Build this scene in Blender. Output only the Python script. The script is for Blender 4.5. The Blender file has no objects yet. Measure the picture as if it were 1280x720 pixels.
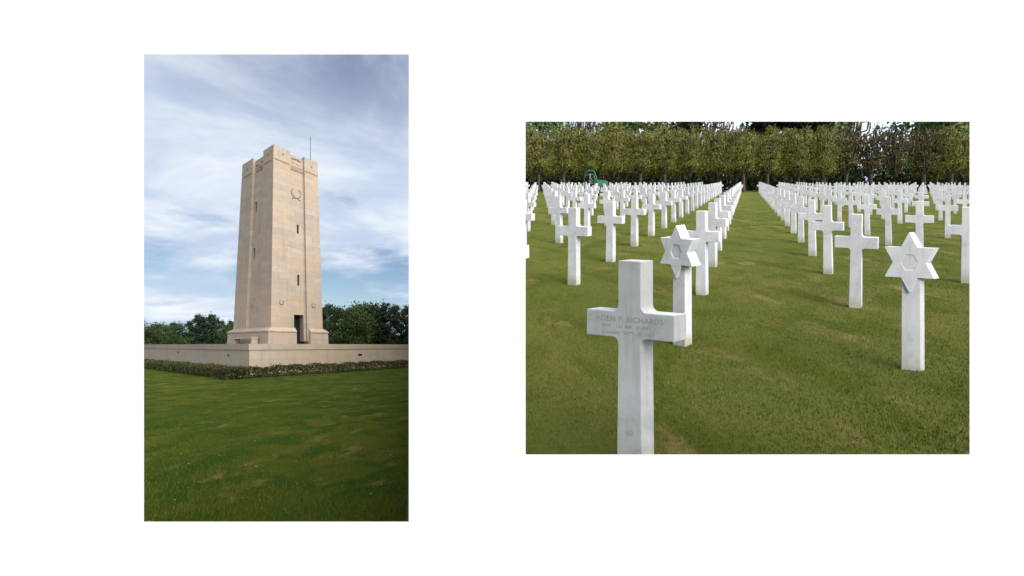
import bpy, bmesh, math, random
import numpy as np
from mathutils import Vector, Matrix

R = math.radians
S = bpy.context.scene
C = bpy.context.collection
F = 460.0                    # focal length in photo pixels
EYE = 1.6                    # eye height above the flat lawn
HZ = 432.0

# ------------------------------------------------------------------ camera
cd = bpy.data.cameras.new('camera')
cam = bpy.data.objects.new('camera', cd)
C.objects.link(cam)
cam.location = (0, 0, EYE)
cam.rotation_euler = (R(90), 0, 0)
cd.sensor_width = 36
cd.lens = 36 * F / 1280
cd.shift_y = (HZ - 360) / 1280
cd.clip_start = 0.05
cd.clip_end = 5000
S.camera = cam

S.view_settings.view_transform = 'Standard'
S.view_settings.look = 'None'
S.view_settings.gamma = 1
S.view_settings.use_curve_mapping = False
S.view_settings.exposure = 0.38

# ------------------------------------------------------------------ sun + sky
SUN_AZ = 58                  # degrees to the right of straight behind the camera
SUN_EL = 42
sd = Vector((math.sin(R(SUN_AZ)) * math.cos(R(SUN_EL)), -math.cos(R(SUN_AZ)) * math.cos(R(SUN_EL)), math.sin(R(SUN_EL))))
sl = bpy.data.lights.new('sun', 'SUN')
sl.energy = 4.0
sl.angle = R(65)
sl.color = (1.0, 0.93, 0.84)
sun = bpy.data.objects.new('sun', sl)
C.objects.link(sun)
sun.rotation_euler = sd.to_track_quat('Z', 'Y').to_euler()


class NT:
    """small helper to write node trees"""
    def __init__(s, nt):
        s.nt = nt
        s.n = nt.nodes
        s.l = nt.links

    def add(s, typ, **kw):
        nd = s.n.new(typ)
        for k, v in kw.items():
            setattr(nd, k, v)
        return nd

    def put(s, sock, v):
        if isinstance(v, bpy.types.NodeSocket):
            s.l.new(v, sock)
        elif v is not None:
            sock.default_value = v

    def math(s, op, a, b=None, clamp=False):
        nd = s.add('ShaderNodeMath', operation=op)
        nd.use_clamp = clamp
        s.put(nd.inputs[0], a)
        if b is not None:
            s.put(nd.inputs[1], b)
        return nd.outputs[0]

    def noise(s, vec, scale, detail=4, rough=0.55, dist=0.0):
        nd = s.add('ShaderNodeTexNoise')
        s.put(nd.inputs['Vector'], vec)
        nd.inputs['Scale'].default_value = scale
        nd.inputs['Detail'].default_value = detail
        nd.inputs['Roughness'].default_value = rough
        nd.inputs['Distortion'].default_value = dist
        return nd.outputs['Fac']

    def ramp(s, fac, lo, hi, a=0.0, b=1.0, smooth=True):
        nd = s.add('ShaderNodeMapRange')
        nd.interpolation_type = 'SMOOTHSTEP' if smooth else 'LINEAR'
        s.put(nd.inputs['Value'], fac)
        s.put(nd.inputs['From Min'], lo)
        s.put(nd.inputs['From Max'], hi)
        s.put(nd.inputs['To Min'], a)
        s.put(nd.inputs['To Max'], b)
        return nd.outputs['Result']

    def mix(s, fac, a, b, mode='MIX'):
        nd = s.add('ShaderNodeMix', data_type='RGBA', blend_type=mode)
        s.put(nd.inputs['Factor'], fac)
        for i, v in ((6, a), (7, b)):
            if isinstance(v, tuple) and len(v) == 3:
                v = v + (1,)
            s.put(nd.inputs[i], v)
        return nd.outputs[2]

    def scale(s, vec, sx, sy, sz):
        nd = s.add('ShaderNodeVectorMath', operation='MULTIPLY')
        s.put(nd.inputs[0], vec)
        nd.inputs[1].default_value = (sx, sy, sz)
        return nd.outputs[0]


W = bpy.data.worlds.new('World')
S.world = W
W.use_nodes = True
w = NT(W.node_tree)
for nd in list(w.n):
    w.n.remove(nd)
sky = w.add('ShaderNodeTexSky', sky_type='NISHITA')
sky.sun_disc = False
sky.sun_elevation = R(SUN_EL)
sky.sun_rotation = math.atan2(sd.x, sd.y)
sky.air_density = 1.0
sky.dust_density = 0.6
sky.ozone_density = 2.0
b_sky = w.add('ShaderNodeBackground')
w.put(b_sky.inputs['Color'], sky.outputs[0])
b_sky.inputs['Strength'].default_value = 0.085
tc = w.add('ShaderNodeTexCoord')
dirv = tc.outputs['Generated']
sp = w.add('ShaderNodeSeparateXYZ')
w.put(sp.inputs[0], dirv)
zc = w.math('ADD', w.math('MAXIMUM', sp.outputs[2], 0.0), 0.16)
cb = w.add('ShaderNodeCombineXYZ')
w.put(cb.inputs[0], w.math('DIVIDE', sp.outputs[0], zc))
w.put(cb.inputs[1], w.math('DIVIDE', sp.outputs[1], zc))
pl = cb.outputs[0]
rot = w.add('ShaderNodeMapping')
rot.inputs['Rotation'].default_value = (0, 0, R(-32))
rot.inputs['Scale'].default_value = (0.72, 0.92, 1)
w.put(rot.inputs['Vector'], pl)
n1 = w.noise(rot.outputs[0], 1.15, 9, 0.58, 0.3)
n2 = w.noise(w.scale(dirv, 1, 1, 2.6), 4.2, 8, 0.55, 0.3)
n3 = w.noise(rot.outputs[0], 1.9, 8, 0.58, 0.35)
# thin high cloud over most of the sky, opening to blue in a band low down
band = w.math('MULTIPLY', w.ramp(sp.outputs[2], 0.04, 0.11), w.ramp(sp.outputs[2], 0.30, 0.18))
thr = w.math('ADD', w.math('MULTIPLY', band, 0.19), 0.255)
dens = w.math('ADD', w.math('MULTIPLY', n1, 0.5), w.math('MULTIPLY', n2, 0.5))
den = w.ramp(dens, thr, w.math('ADD', thr, 0.16))
# heaped white cloud low down on the left
n4 = w.noise(w.scale(dirv, 1, 1, 1.5), 9.0, 7, 0.5, 0.2)
hp = w.math('MULTIPLY', w.ramp(sp.outputs[0], -0.52, -0.64), w.ramp(w.math('ADD', sp.outputs[2], w.math('MULTIPLY', n4, -0.16)), 0.045, 0.025))
den = w.math('MULTIPLY', w.math('MAXIMUM', den, hp), 0.97)
shade = w.ramp(n3, 0.36, 0.68)
cloud_col = w.mix(shade, (0.56, 0.66, 0.84), (0.88, 0.94, 1.0))
# a heavier, darker sheet of cloud high up on the left
high = w.math('MULTIPLY', w.ramp(sp.outputs[2], 0.38, 0.62), w.ramp(sp.outputs[0], 0.10, -0.35))
high = w.math('MULTIPLY', high, w.ramp(n3, 0.62, 0.38, 0.3, 1.0))
cloud_col = w.mix(high, cloud_col, (0.21, 0.26, 0.42))
dt = w.add('ShaderNodeVectorMath', operation='DOT_PRODUCT')
w.put(dt.inputs[0], dirv)
dt.inputs[1].default_value = tuple(sd)
glow = w.math('POWER', w.math('MAXIMUM', dt.outputs['Value'], 0.0), 2.0)
right = w.ramp(sp.outputs[0], 0.15, 0.5, 0.0, 0.45)
cstr = w.math('ADD', w.math('ADD', 0.80, right), w.math('MULTIPLY', glow, 0.6))
b_cl = w.add('ShaderNodeBackground')
w.put(b_cl.inputs['Color'], cloud_col)
w.put(b_cl.inputs['Strength'], cstr)
mx = w.add('ShaderNodeMixShader')
w.put(mx.inputs[0], den)
w.put(mx.inputs[1], b_sky.outputs[0])
w.put(mx.inputs[2], b_cl.outputs[0])
wo = w.add('ShaderNodeOutputWorld')
w.put(wo.inputs[0], mx.outputs[0])


# ------------------------------------------------------------------ helpers
def tag(o, label=None, cat=None, group=None, kind=None):
    if label: o['label'] = label
    if cat: o['category'] = cat
    if group: o['group'] = group
    if kind: o['kind'] = kind
    return o


def empty(name, loc, label=None, cat=None, group=None):
    o = bpy.data.objects.new(name, None)
    o.empty_display_size = 0.2
    C.objects.link(o)
    o.location = loc
    return tag(o, label, cat, group)


def obj(name, me, mat=None, parent=None, loc=None):
    o = bpy.data.objects.new(name, me)
    C.objects.link(o)
    if mat and not me.materials:
        me.materials.append(mat)
    if loc is not None:
        o.location = loc
    if parent:
        o.parent = parent
    return o


def np_mesh(name, verts, faces, uvs=None, smooth=False):
    """verts (n,3), faces (m,k) arrays"""
    me = bpy.data.meshes.new(name)
    verts = np.asarray(verts, dtype=np.float32)
    faces = np.asarray(faces, dtype=np.int32)
    m, k = faces.shape
    me.vertices.add(len(verts))
    me.vertices.foreach_set('co', verts.ravel())
    me.loops.add(m * k)
    me.loops.foreach_set('vertex_index', faces.ravel())
    me.polygons.add(m)
    me.polygons.foreach_set('loop_start', np.arange(0, m * k, k, dtype=np.int32))
    me.polygons.foreach_set('loop_total', np.full(m, k, dtype=np.int32))
    if smooth:
        me.polygons.foreach_set('use_smooth', np.ones(m, dtype=bool))
    me.update(calc_edges=True)
    me.validate()
    return me


def bm_mesh(name, bm, recalc=True):
    if recalc:
        bmesh.ops.recalc_face_normals(bm, faces=bm.faces)
    me = bpy.data.meshes.new(name)
    bm.to_mesh(me)
    bm.free()
    return me


def hexa(bm, pts):
    """8 points: bottom ring 0-3 then top ring 4-7"""
    v = [bm.verts.new(p) for p in pts]
    for q in ((3, 2, 1, 0), (4, 5, 6, 7), (0, 1, 5, 4), (1, 2, 6, 5), (2, 3, 7, 6), (3, 0, 4, 7)):
        bm.faces.new([v[i] for i in q])


def box(bm, x0, x1, y0, y1, z0, z1, f=None):
    p = [(x0, y0, z0), (x1, y0, z0), (x1, y1, z0), (x0, y1, z0), (x0, y0, z1), (x1, y0, z1), (x1, y1, z1), (x0, y1, z1)]
    hexa(bm, [f(*q) if f else q for q in p])


def prism(bm, outline, y0, y1):
    """outline in (x,z) extruded along y"""
    a = [bm.verts.new((x, y0, z)) for x, z in outline]
    b = [bm.verts.new((x, y1, z)) for x, z in outline]
    fa = bm.faces.new(a)
    fb = bm.faces.new(b[::-1])
    n = len(a)
    for i in range(n):
        bm.faces.new((a[i], b[i], b[(i + 1) % n], a[(i + 1) % n]))
    return fa


def tube(bm, pts, rad, seg=7, cap=True):
    """a tapered tube along points; rad list"""
    rings = []
    pts = [Vector(p) for p in pts]
    for i, p in enumerate(pts):
        a = pts[max(0, i - 1)]
        b = pts[min(len(pts) - 1, i + 1)]
        d = (b - a).normalized()
        u = d.cross(Vector((0, 0, 1)))
        if u.length < 0.05:
            u = d.cross(Vector((1, 0, 0)))
        u.normalize()
        v = d.cross(u)
        r = rad[i] if isinstance(rad, (list, tuple)) else rad
        rings.append([bm.verts.new(p + u * (math.cos(t) * r) + v * (math.sin(t) * r))
                      for t in [2 * math.pi * j / seg for j in range(seg)]])
    for i in range(len(rings) - 1):
        for j in range(seg):
            f = bm.faces.new((rings[i][j], rings[i][(j + 1) % seg], rings[i + 1][(j + 1) % seg], rings[i + 1][j]))
            f.smooth = True
    if cap:
        bm.faces.new(rings[0][::-1])
        bm.faces.new(rings[-1])


def xform(me, M):
    me.transform(M)
    me.update()
    return me


def wall_uv(me):
    """uv in metres: along the wall, up the wall"""
    uv = me.uv_layers.new(name='UVMap')
    for p in me.polygons:
        n = p.normal
        if abs(n.z) > 0.75:
            for li in p.loop_indices:
                c = me.vertices[me.loops[li].vertex_index].co
                uv.data[li].uv = (c.x, c.y)
        else:
            t = Vector((-n.y, n.x, 0)).normalized()
            for li in p.loop_indices:
                c = me.vertices[me.loops[li].vertex_index].co
                uv.data[li].uv = (c.dot(t), c.z)
    return me


def bool_cut(o, cutters):
    for c in cutters:
        m = o.modifiers.new('cut', 'BOOLEAN')
        m.operation = 'DIFFERENCE'
        m.solver = 'EXACT'
        m.object = c
    dg = bpy.context.evaluated_depsgraph_get()
    dg.update()
    me = bpy.data.meshes.new_from_object(o.evaluated_get(dg))
    o.modifiers.clear()
    o.data = me
    for c in cutters:
        bpy.data.objects.remove(c)


def skin_mesh(name, joints, edges, radii, sub=2):
    me = bpy.data.meshes.new(name)
    me.from_pydata(joints, edges, [])
    o = bpy.data.objects.new(name, me)
    C.objects.link(o)
    m = o.modifiers.new('s', 'SKIN')
    for i, r in enumerate(radii):
        r = r if isinstance(r, tuple) else (r, r)
        me.skin_vertices[0].data[i].radius = r
    me.skin_vertices[0].data[0].use_root = True
    s = o.modifiers.new('ss', 'SUBSURF')
    s.levels = s.render_levels = sub
    dg = bpy.context.evaluated_depsgraph_get()
    dg.update()
    out = bpy.data.meshes.new_from_object(o.evaluated_get(dg))
    out.polygons.foreach_set('use_smooth', np.ones(len(out.polygons), dtype=bool))
    bpy.data.objects.remove(o)
    return out


def at(x, y, Y):
    """photo pixel at depth Y as a point"""
    return Vector(((x - 640) / F * Y, Y, EYE + (HZ - y) / F * Y))


# ------------------------------------------------------------------ materials
def mat(name, rough=0.8, spec=0.3):
    m = bpy.data.materials.new(name)
    m.use_nodes = True
    t = NT(m.node_tree)
    bs = t.n['Principled BSDF']
    bs.inputs['Roughness'].default_value = rough
    bs.inputs['Specular IOR Level'].default_value = spec
    return m, t, bs


def bump(t, bs, h, strength=0.3, dist=0.01):
    b = t.add('ShaderNodeBump')
    b.inputs['Strength'].default_value = strength
    b.inputs['Distance'].default_value = dist
    t.put(b.inputs['Height'], h)
    t.put(bs.inputs['Normal'], b.outputs[0])


def pos(t):
    return t.add('ShaderNodeNewGeometry').outputs['Position']


def plain(name, col, rough=0.6, var=0.15, scale=8.0, spec=0.3):
    m, t, bs = mat(name, rough, spec)
    f = t.noise(pos(t), scale, 4)
    t.put(bs.inputs['Base Color'], t.mix(t.ramp(f, 0.3, 0.7), tuple(c * (1 - var) for c in col), tuple(min(1, c * (1 + var)) for c in col)))
    return m


def stone_mat(name, c1, c2, c3, bw, bh, mortar):
    m, t, bs = mat(name, 0.88, 0.2)
    uv = t.add('ShaderNodeUVMap')
    uv.uv_map = 'UVMap'
    br = t.add('ShaderNodeTexBrick')
    t.put(br.inputs['Vector'], uv.outputs[0])
    br.offset = 0.5
    br.inputs['Color1'].default_value = (0, 0, 0, 1)
    br.inputs['Color2'].default_value = (1, 1, 1, 1)
    br.inputs['Mortar'].default_value = (0.5, 0.5, 0.5, 1)
    br.inputs['Scale'].default_value = 1
    br.inputs['Mortar Size'].default_value = mortar
    br.inputs['Mortar Smooth'].default_value = 0.3
    br.inputs['Brick Width'].default_value = bw
    br.inputs['Row Height'].default_value = bh
    big = t.noise(pos(t), 0.35, 6, 0.6)
    sm = t.noise(pos(t), 2.5, 5, 0.65)
    blk = t.add('ShaderNodeSeparateColor')
    t.put(blk.inputs[0], br.outputs['Color'])
    a = t.mix(t.math('MULTIPLY', blk.outputs[0], 0.9), c1, c2)
    a = t.mix(t.ramp(big, 0.42, 0.66, 0, 0.75), a, c3)
    a = t.mix(t.ramp(sm, 0.35, 0.75, 0, 0.35), a, tuple(c * 0.78 for c in c1))
    streak = t.noise(t.scale(pos(t), 1.6, 1.6, 0.12), 1.2, 5, 0.6)
    a = t.mix(t.ramp(streak, 0.52, 0.75, 0, 0.35), a, tuple(c * 0.62 for c in c1))
    a = t.mix(t.math('MULTIPLY', br.outputs['Fac'], 0.35), a, tuple(c * 0.6 for c in c1))
    t.put(bs.inputs['Base Color'], a)
    bump(t, bs, t.math('SUBTRACT', sm, br.outputs['Fac']), 0.35, 0.02)
    return m


M_stone = stone_mat('limestone', (0.350, 0.290, 0.235), (0.450, 0.370, 0.290), (0.44, 0.33, 0.235), 1.9, 0.62, 0.012)
M_stone2 = stone_mat('platform_limestone', (0.41, 0.338, 0.262), (0.46, 0.385, 0.295), (0.45, 0.345, 0.24), 1.3, 0.42, 0.008)
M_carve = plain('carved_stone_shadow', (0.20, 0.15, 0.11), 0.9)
M_dark = plain('dark_opening', (0.012, 0.011, 0.010), 0.9)  # near-black colour standing in for the shade inside openings
M_metal = plain('grey_metal', (0.16, 0.17, 0.18), 0.5)
M_white, t, bs = mat('page_white', 0.75, 0.2)
f = t.noise(pos(t), 30, 3)
t.put(bs.inputs['Base Color'], t.mix(f, (0.92, 0.905, 0.885), (0.93, 0.915, 0.895)))

M_marble, t, bs = mat('white_marble', 0.55, 0.35)
oi = t.add('ShaderNodeObjectInfo')
tco = t.add('ShaderNodeTexCoord')
ofs = t.add('ShaderNodeVectorMath', operation='ADD')
t.put(ofs.inputs[0], tco.outputs['Object'])
t.put(ofs.inputs[1], t.scale(oi.outputs['Location'], 3.1, 1.7, 0.9))
vein = t.noise(ofs.outputs[0], 2.6, 8, 0.62, 2.2)
v1 = t.math('ABSOLUTE', t.math('SUBTRACT', vein, 0.5))
v1 = t.ramp(v1, 0.0, 0.035, 1.0, 0.0)
cl = t.noise(ofs.outputs[0], 5, 6, 0.6)
spk = t.noise(ofs.outputs[0], 60, 3, 0.6)
a = t.mix(t.ramp(cl, 0.3, 0.75), (0.62, 0.615, 0.61), (0.50, 0.50, 0.50))
a = t.mix(t.math('MULTIPLY', v1, t.ramp(cl, 0.40, 0.60, 0.0, 0.65)), a, (0.42, 0.43, 0.45))
strk = t.noise(t.scale(ofs.outputs[0], 14, 14, 1.1), 1.6, 5, 0.6)
a = t.mix(t.ramp(strk, 0.50, 0.72, 0, 0.40), a, (0.37, 0.37, 0.345))
a = t.mix(t.ramp(spk, 0.62, 0.75, 0, 0.25), a, (0.5, 0.5, 0.49))
sz = t.add('ShaderNodeSeparateXYZ')
t.put(sz.inputs[0], tco.outputs['Object'])
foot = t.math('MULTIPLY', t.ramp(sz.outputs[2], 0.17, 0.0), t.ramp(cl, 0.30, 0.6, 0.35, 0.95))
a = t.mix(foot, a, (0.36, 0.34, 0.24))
rv = t.ramp(oi.outputs['Random'], 0, 1, 0.92, 1.04)
hsv = t.add('ShaderNodeHueSaturation')
t.put(hsv.inputs['Color'], a)
t.put(hsv.inputs['Value'], rv)
t.put(bs.inputs['Base Color'], hsv.outputs[0])
bump(t, bs, t.noise(ofs.outputs[0], 90, 4), 0.12, 0.004)
M_engrave = plain('engraved_lettering', (0.37, 0.365, 0.35), 0.8)


def grass_mat(name, g1, g2, dry, moss, patch_lo, patch_hi, blade=False):
    m, t, bs = mat(name, 1.0, 0.02)
    p = pos(t)
    flat = t.scale(p, 1, 1, 0.0)
    big = t.noise(flat, 0.45, 5, 0.6, 0.3)
    mid = t.noise(flat, 1.5, 6, 0.62, 0.4)
    mid2 = t.noise(t.scale(flat, 1.2, 1.0, 1), 1.5, 7, 0.68, 0.3)
    fine = t.noise(flat, 28, 5, 0.7)
    a = t.mix(t.ramp(big, 0.42, 0.58), g1, g2)
    a = t.mix(t.ramp(mid, 0.46, 0.60, 0, 0.85), a, moss)
    a = t.mix(t.math('MULTIPLY', t.ramp(mid2, patch_lo, patch_hi), t.ramp(big, 0.3, 0.6, 0.35, 0.9)), a, dry)
    a = t.mix(t.ramp(fine, 0.35, 0.7, 0, 0.4), a, tuple(c * 0.55 for c in g1))
    if blade:
        oi = t.add('ShaderNodeNewGeometry')
        a = t.mix(t.ramp(oi.outputs['Random Per Island'], 0, 1, 0.0, 0.55, False), a, tuple(c * 1.7 for c in g2))
    else:
        bump(t, bs, t.noise(flat, 55, 6, 0.75), 0.9, 0.05)
    t.put(bs.inputs['Base Color'], a)
    return m


GL = ((0.056, 0.082, 0.011), (0.090, 0.102, 0.014), (0.20, 0.145, 0.055), (0.028, 0.068, 0.010), 0.56, 0.66)
GR = ((0.120, 0.138, 0.030), (0.150, 0.155, 0.036), (0.27, 0.205, 0.085), (0.085, 0.110, 0.015), 0.53, 0.68)
M_grassL = grass_mat('dark_lawn_grass', *GL)
M_grassLb = grass_mat('dark_lawn_blades', *GL, blade=True)
M_grassR = grass_mat('cemetery_grass', *GR)
M_grassRb = grass_mat('cemetery_blades', *GR, blade=True)


def leaf_mat(name, c1, c2, c3):
    m, t, bs = mat(name, 0.7, 0.25)
    g = t.add('ShaderNodeNewGeometry')
    rnd = g.outputs['Random Per Island']
    n = t.noise(g.outputs['Position'], 0.9, 3)
    a = t.mix(t.ramp(rnd, 0, 1, 0, 1, False), c1, c2)
    a = t.mix(t.ramp(n, 0.4, 0.65, 0, 0.7), a, c3)
    t.put(bs.inputs['Base Color'], a)
    return m


M_lime = leaf_mat('lime_buds', (0.22, 0.24, 0.036), (0.42, 0.44, 0.065), (0.24, 0.20, 0.06))
M_bark = plain('dark_bark', (0.085, 0.064, 0.046), 0.95, 0.35, 6)
M_pine = leaf_mat('pine_needles', (0.014, 0.030, 0.014), (0.030, 0.052, 0.020), (0.020, 0.036, 0.020))
M_birch = leaf_mat('young_green_leaves', (0.035, 0.065, 0.014), (0.060, 0.092, 0.022), (0.022, 0.050, 0.013))
M_olive = leaf_mat('olive_leaves', (0.17, 0.175, 0.035), (0.25, 0.23, 0.05), (0.15, 0.16, 0.040))
M_fresh = leaf_mat('fresh_green_leaves', (0.08, 0.15, 0.03), (0.13, 0.20, 0.045), (0.06, 0.12, 0.03))
M_hedge = leaf_mat('hedge_leaves', (0.034, 0.048, 0.010), (0.070, 0.075, 0.017), (0.060, 0.040, 0.015))
M_stem = plain('hedge_stems', (0.17, 0.13, 0.09), 0.9, 0.3, 20)

# ------------------------------------------------------------------ ground
def grid_mesh(name, us, vs, fn):
    V = [fn(u, v) for v in vs for u in us]
    nu = len(us)
    Fc = [(j * nu + i, j * nu + i + 1, (j + 1) * nu + i + 1, (j + 1) * nu + i) for j in range(len(vs) - 1) for i in range(nu - 1)]
    return np_mesh(name, V, Fc, smooth=True)


def flat_h(x, y):
    return 0.035 * math.sin(x * 0.31 + 1) * math.sin(y * 0.27) * min(1, max(0, (y - 1) / 4)) * (1 if y < 16 else 0)


us = [-1500, -600, -250, -120, -70] + [-50 + i * 1.0 for i in range(50)] + [0, 20, 60, 200, 700, 1500]
vs = [-60, -20, -5, 0] + [i * 0.7 + 0.7 for i in range(40)] + [32, 40, 60, 100, 200, 500, 1200, 2500]
obj('lawn', grid_mesh('lawn', us, vs, lambda x, y: (x, y, flat_h(x, y))), M_grassL)['kind'] = 'structure'

SL = 210.0 / F               # rise of the cemetery hillside
HR = 1.5


def hill_plane(y):
    if y < 1.05:
        return HR * 0 + (EYE - HR) + SL * max(0.0, y - 0.0) if y > 0 else (EYE - HR)
    if y <= 44:
        return (EYE - HR) + SL * y
    return (EYE - HR) + SL * (44 + 6 * (1 - math.exp(-(y - 44) / 6.0)))


def hill_h(x, y):
    y = max(y, 0.0)
    lo, hi = -0.265 * y - 0.22, -0.14 * y - 0.06
    s = min(1, max(0, (x - lo) / max(1e-3, hi - lo)))
    s = s * s * (3 - 2 * s)
    b = 0.012 * math.sin(x * 1.1 + y * 0.6) * math.sin(y * 0.9 + 2) if y > 2 else 0
    return -0.25 + (hill_plane(y) + b + 0.25) * s


def hill_pt(u, v):
    # u<=1 runs over the embankment, beyond it over the field
    y = v
    yy = max(0.0, y)
    lo, hi = -0.265 * yy - 0.22, -0.14 * yy - 0.06
    x = lo + (hi - lo) * u if u <= 1 else hi + (u - 1)
    return (x, y, hill_h(x, y))


us = [i / 14 for i in range(15)] + [1 + i * 0.5 for i in range(1, 40)] + [22, 25, 28, 32, 38, 45, 55, 70, 95]
vs = [0.3, 0.7, 1.0, 1.05, 1.3] + [1.6 + i * 0.4 for i in range(100)] + [42, 43, 44, 46, 48, 52, 58, 66, 80, 110, 160]
obj('hillside_lawn', grid_mesh('hillside', us, vs, hill_pt), M_grassR)['kind'] = 'structure'


def blades(name, rng, pts, hmin, hmax, wd):
    n = len(pts)
    ang = rng.uniform(0, 2 * math.pi, n)
    h = rng.uniform(hmin, hmax, n)
    wv = wd * rng.uniform(0.6, 1.4, n)
    lean = rng.uniform(0.1, 0.75, n) * h
    la = rng.uniform(0, 2 * math.pi, n)
    V = np.zeros((n, 3, 3))
    V[:, 0] = pts
    V[:, 1] = pts
    V[:, 0, 0] -= np.cos(ang) * wv
    V[:, 0, 1] -= np.sin(ang) * wv
    V[:, 1, 0] += np.cos(ang) * wv
    V[:, 1, 1] += np.sin(ang) * wv
    V[:, 2] = pts
    V[:, 2, 0] += np.cos(la) * lean
    V[:, 2, 1] += np.sin(la) * lean
    V[:, 2, 2] += h
    V[:, :2, 2] -= 0.006
    return np_mesh(name, V.reshape(-1, 3), np.arange(n * 3).reshape(-1, 3))


rng = np.random.default_rng(5)


def scatter(n, y0, y1, a, b, hf, p=1.0):
    # density falls with distance
    u = rng.uniform(0, 1, n)
    Y = y0 * (y1 / y0) ** (u ** p)
    X = rng.uniform(a, b, n) * Y
    Z = np.array([hf(x, y) for x, y in zip(X, Y)])
    return np.stack([X, Y, Z], 1)


pts = scatter(95000, 2.6, 16, -1.2, -0.15, flat_h)
tag(obj('short_grass', blades('short_grass', rng, pts, 0.015, 0.045, 0.0032), M_grassLb), 'short dark green grass of the lawn in front of the stone tower', 'grass', kind='stuff')
pts = scatter(110000, 1.9, 17, -0.05, 1.4, hill_h)
tag(obj('mown_grass', blades('mown_grass', rng, pts, 0.010, 0.026, 0.0028), M_grassRb), 'mown yellowish green grass between the white crosses', 'grass', kind='stuff')

# daisies and dry bits scattered over the lawn before the tower
def flecks(n, a, b, y0, y1, hf, size, up):
    pts = scatter(n, y0, y1, a, b, hf)
    V, Fc = [], []
    for p in pts:
        s = size * random.uniform(0.5, 1.3)
        an = random.uniform(0, 6.3)
        k = len(V)
        for j in range(6):
            V.append((p[0] + math.cos(an + j * 1.047) * s, p[1] + math.sin(an + j * 1.047) * s, p[2] + up + random.uniform(0, .004)))
        Fc.append([k + j for j in range(6)])
    return np_mesh('flecks', V, Fc)


random.seed(3)
M_daisy = plain('pale_petals', (0.55, 0.55, 0.50), 0.8)
M_dead = plain('dead_leaves', (0.22, 0.13, 0.07), 0.9, 0.4, 30)
tag(obj('daisies', flecks(38, -1.1, -0.2, 3, 14, flat_h, 0.007, 0.03), M_daisy), 'tiny pale daisies dotted over the lawn before the tower', 'flowers', kind='stuff')
tag(obj('fallen_leaves', flecks(40, -1.1, -0.2, 3, 13, flat_h, 0.011, 0.018), M_dead), 'small brown dead leaves lying on the lawn before the tower', 'leaves', kind='stuff')

# ------------------------------------------------------------------ the white page margin, built as a wall with two openings
def white_page_wall():
    Y0, T, sp_ = 1.0, 0.05, 1.7

    def pz(y): return EYE + (HZ - y) / F * Y0
    def px(x): return (x - 640) / F * Y0
    x0, x1, z0, z1 = -2.1, 2.1, -0.05, 2.85
    holes = [(px(180), px(511), pz(652), pz(68)), (px(657), px(1212), pz(568), pz(152))]
    e = T * sp_
    bm = bmesh.new()

    def plate(y, hs, flip):
        cols = [(x0, hs[0][0], None), (hs[0][0], hs[0][1], hs[0]), (hs[0][1], hs[1][0], None), (hs[1][0], hs[1][1], hs[1]), (hs[1][1], x1, None)]
        for a, b, h in cols:
            for q in ([(z0, z1)] if h is None else [(z0, h[2]), (h[3], z1)]):
                v = [bm.verts.new(p) for p in ((a, y, q[0]), (b, y, q[0]), (b, y, q[1]), (a, y, q[1]))]
                bm.faces.new(v[::-1] if flip else v)
    plate(Y0, holes, False)
    # the strip between the openings stays whole at the back
    hb = []
    for i, (a, b, c, d) in enumerate(holes):
        hb.append((a - (e if i == 0 else 0.004), b + (e if i else 0.004), c - e, d + e))
    plate(Y0 + T, hb, True)
    for h, g in zip(holes, hb):
        f4 = [(h[0], h[2]), (h[1], h[2]), (h[1], h[3]), (h[0], h[3])]
        b4 = [(g[0], g[2]), (g[1], g[2]), (g[1], g[3]), (g[0], g[3])]
        for i in range(4):
            j = (i + 1) % 4
            v = [bm.verts.new(p) for p in ((f4[i][0], Y0, f4[i][1]), (f4[j][0], Y0, f4[j][1]), (b4[j][0], Y0 + T, b4[j][1]), (b4[i][0], Y0 + T, b4[i][1]))]
            bm.faces.new(v)
    for a, b in (((x0, z0), (x0, z1)), ((x0, z1), (x1, z1)), ((x1, z1), (x1, z0)), ((x1, z0), (x0, z0))):
        v = [bm.verts.new(p) for p in ((a[0], Y0, a[1]), (b[0], Y0, b[1]), (b[0], Y0 + T, b[1]), (a[0], Y0 + T, a[1]))]
        bm.faces.new(v)
    o = obj('white_page_wall', bm_mesh('white_page_wall', bm, False), M_white)
    tag(o, 'white page margin built as a wall, tall opening left and wide opening right', 'wall')


white_page_wall()

# ------------------------------------------------------------------ the tower place
rdir = Vector((0.546, 0.838, 0)).normalized()      # along the right-hand faces, away from the near corner
ldir = Vector((-0.825, 0.565, 0)).normalized()     # along the left-hand faces
Z0 = 40.0
BASE = 1.70                                        # level of the platform
TOP = 23.9
b0 = Vector((-0.6554 * Z0, Z0, 0))
A0, B0 = 0.1453 * Z0, 0.2607 * Z0
ZT = 1.02 * Z0
t0 = Vector((-0.6478 * ZT, ZT, 0))
A1, B1 = 0.1209 * ZT, 0.2063 * ZT
YB = BASE + 0.9                                    # height where the bottom size was measured


def T(s, t, z):
    """tower space: s along right face 0..1, t along left face 0..1, z height"""
    q = (z - YB) / (TOP - YB)
    o = b0.lerp(t0, q)
    return o + rdir * (s * (A0 + (A1 - A0) * q)) + ldir * (t * (B0 + (B1 - B0) * q)) + Vector((0, 0, z))


def right_s(x, z, t=0.0):
    """param s on the right face seen at photo column x at height z"""
    k = (x - 640) / F
    p = T(0, t, z); d = T(1, t, z) - p
    return (k * p.y - p.x) / (d.x - k * d.y)


def left_t(x, z, s=0.0):
    k = (x - 640) / F
    p = T(s, 0, z); d = T(s, 1, z) - p
    return (k * p.y - p.x) / (d.x - k * d.y)


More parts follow.
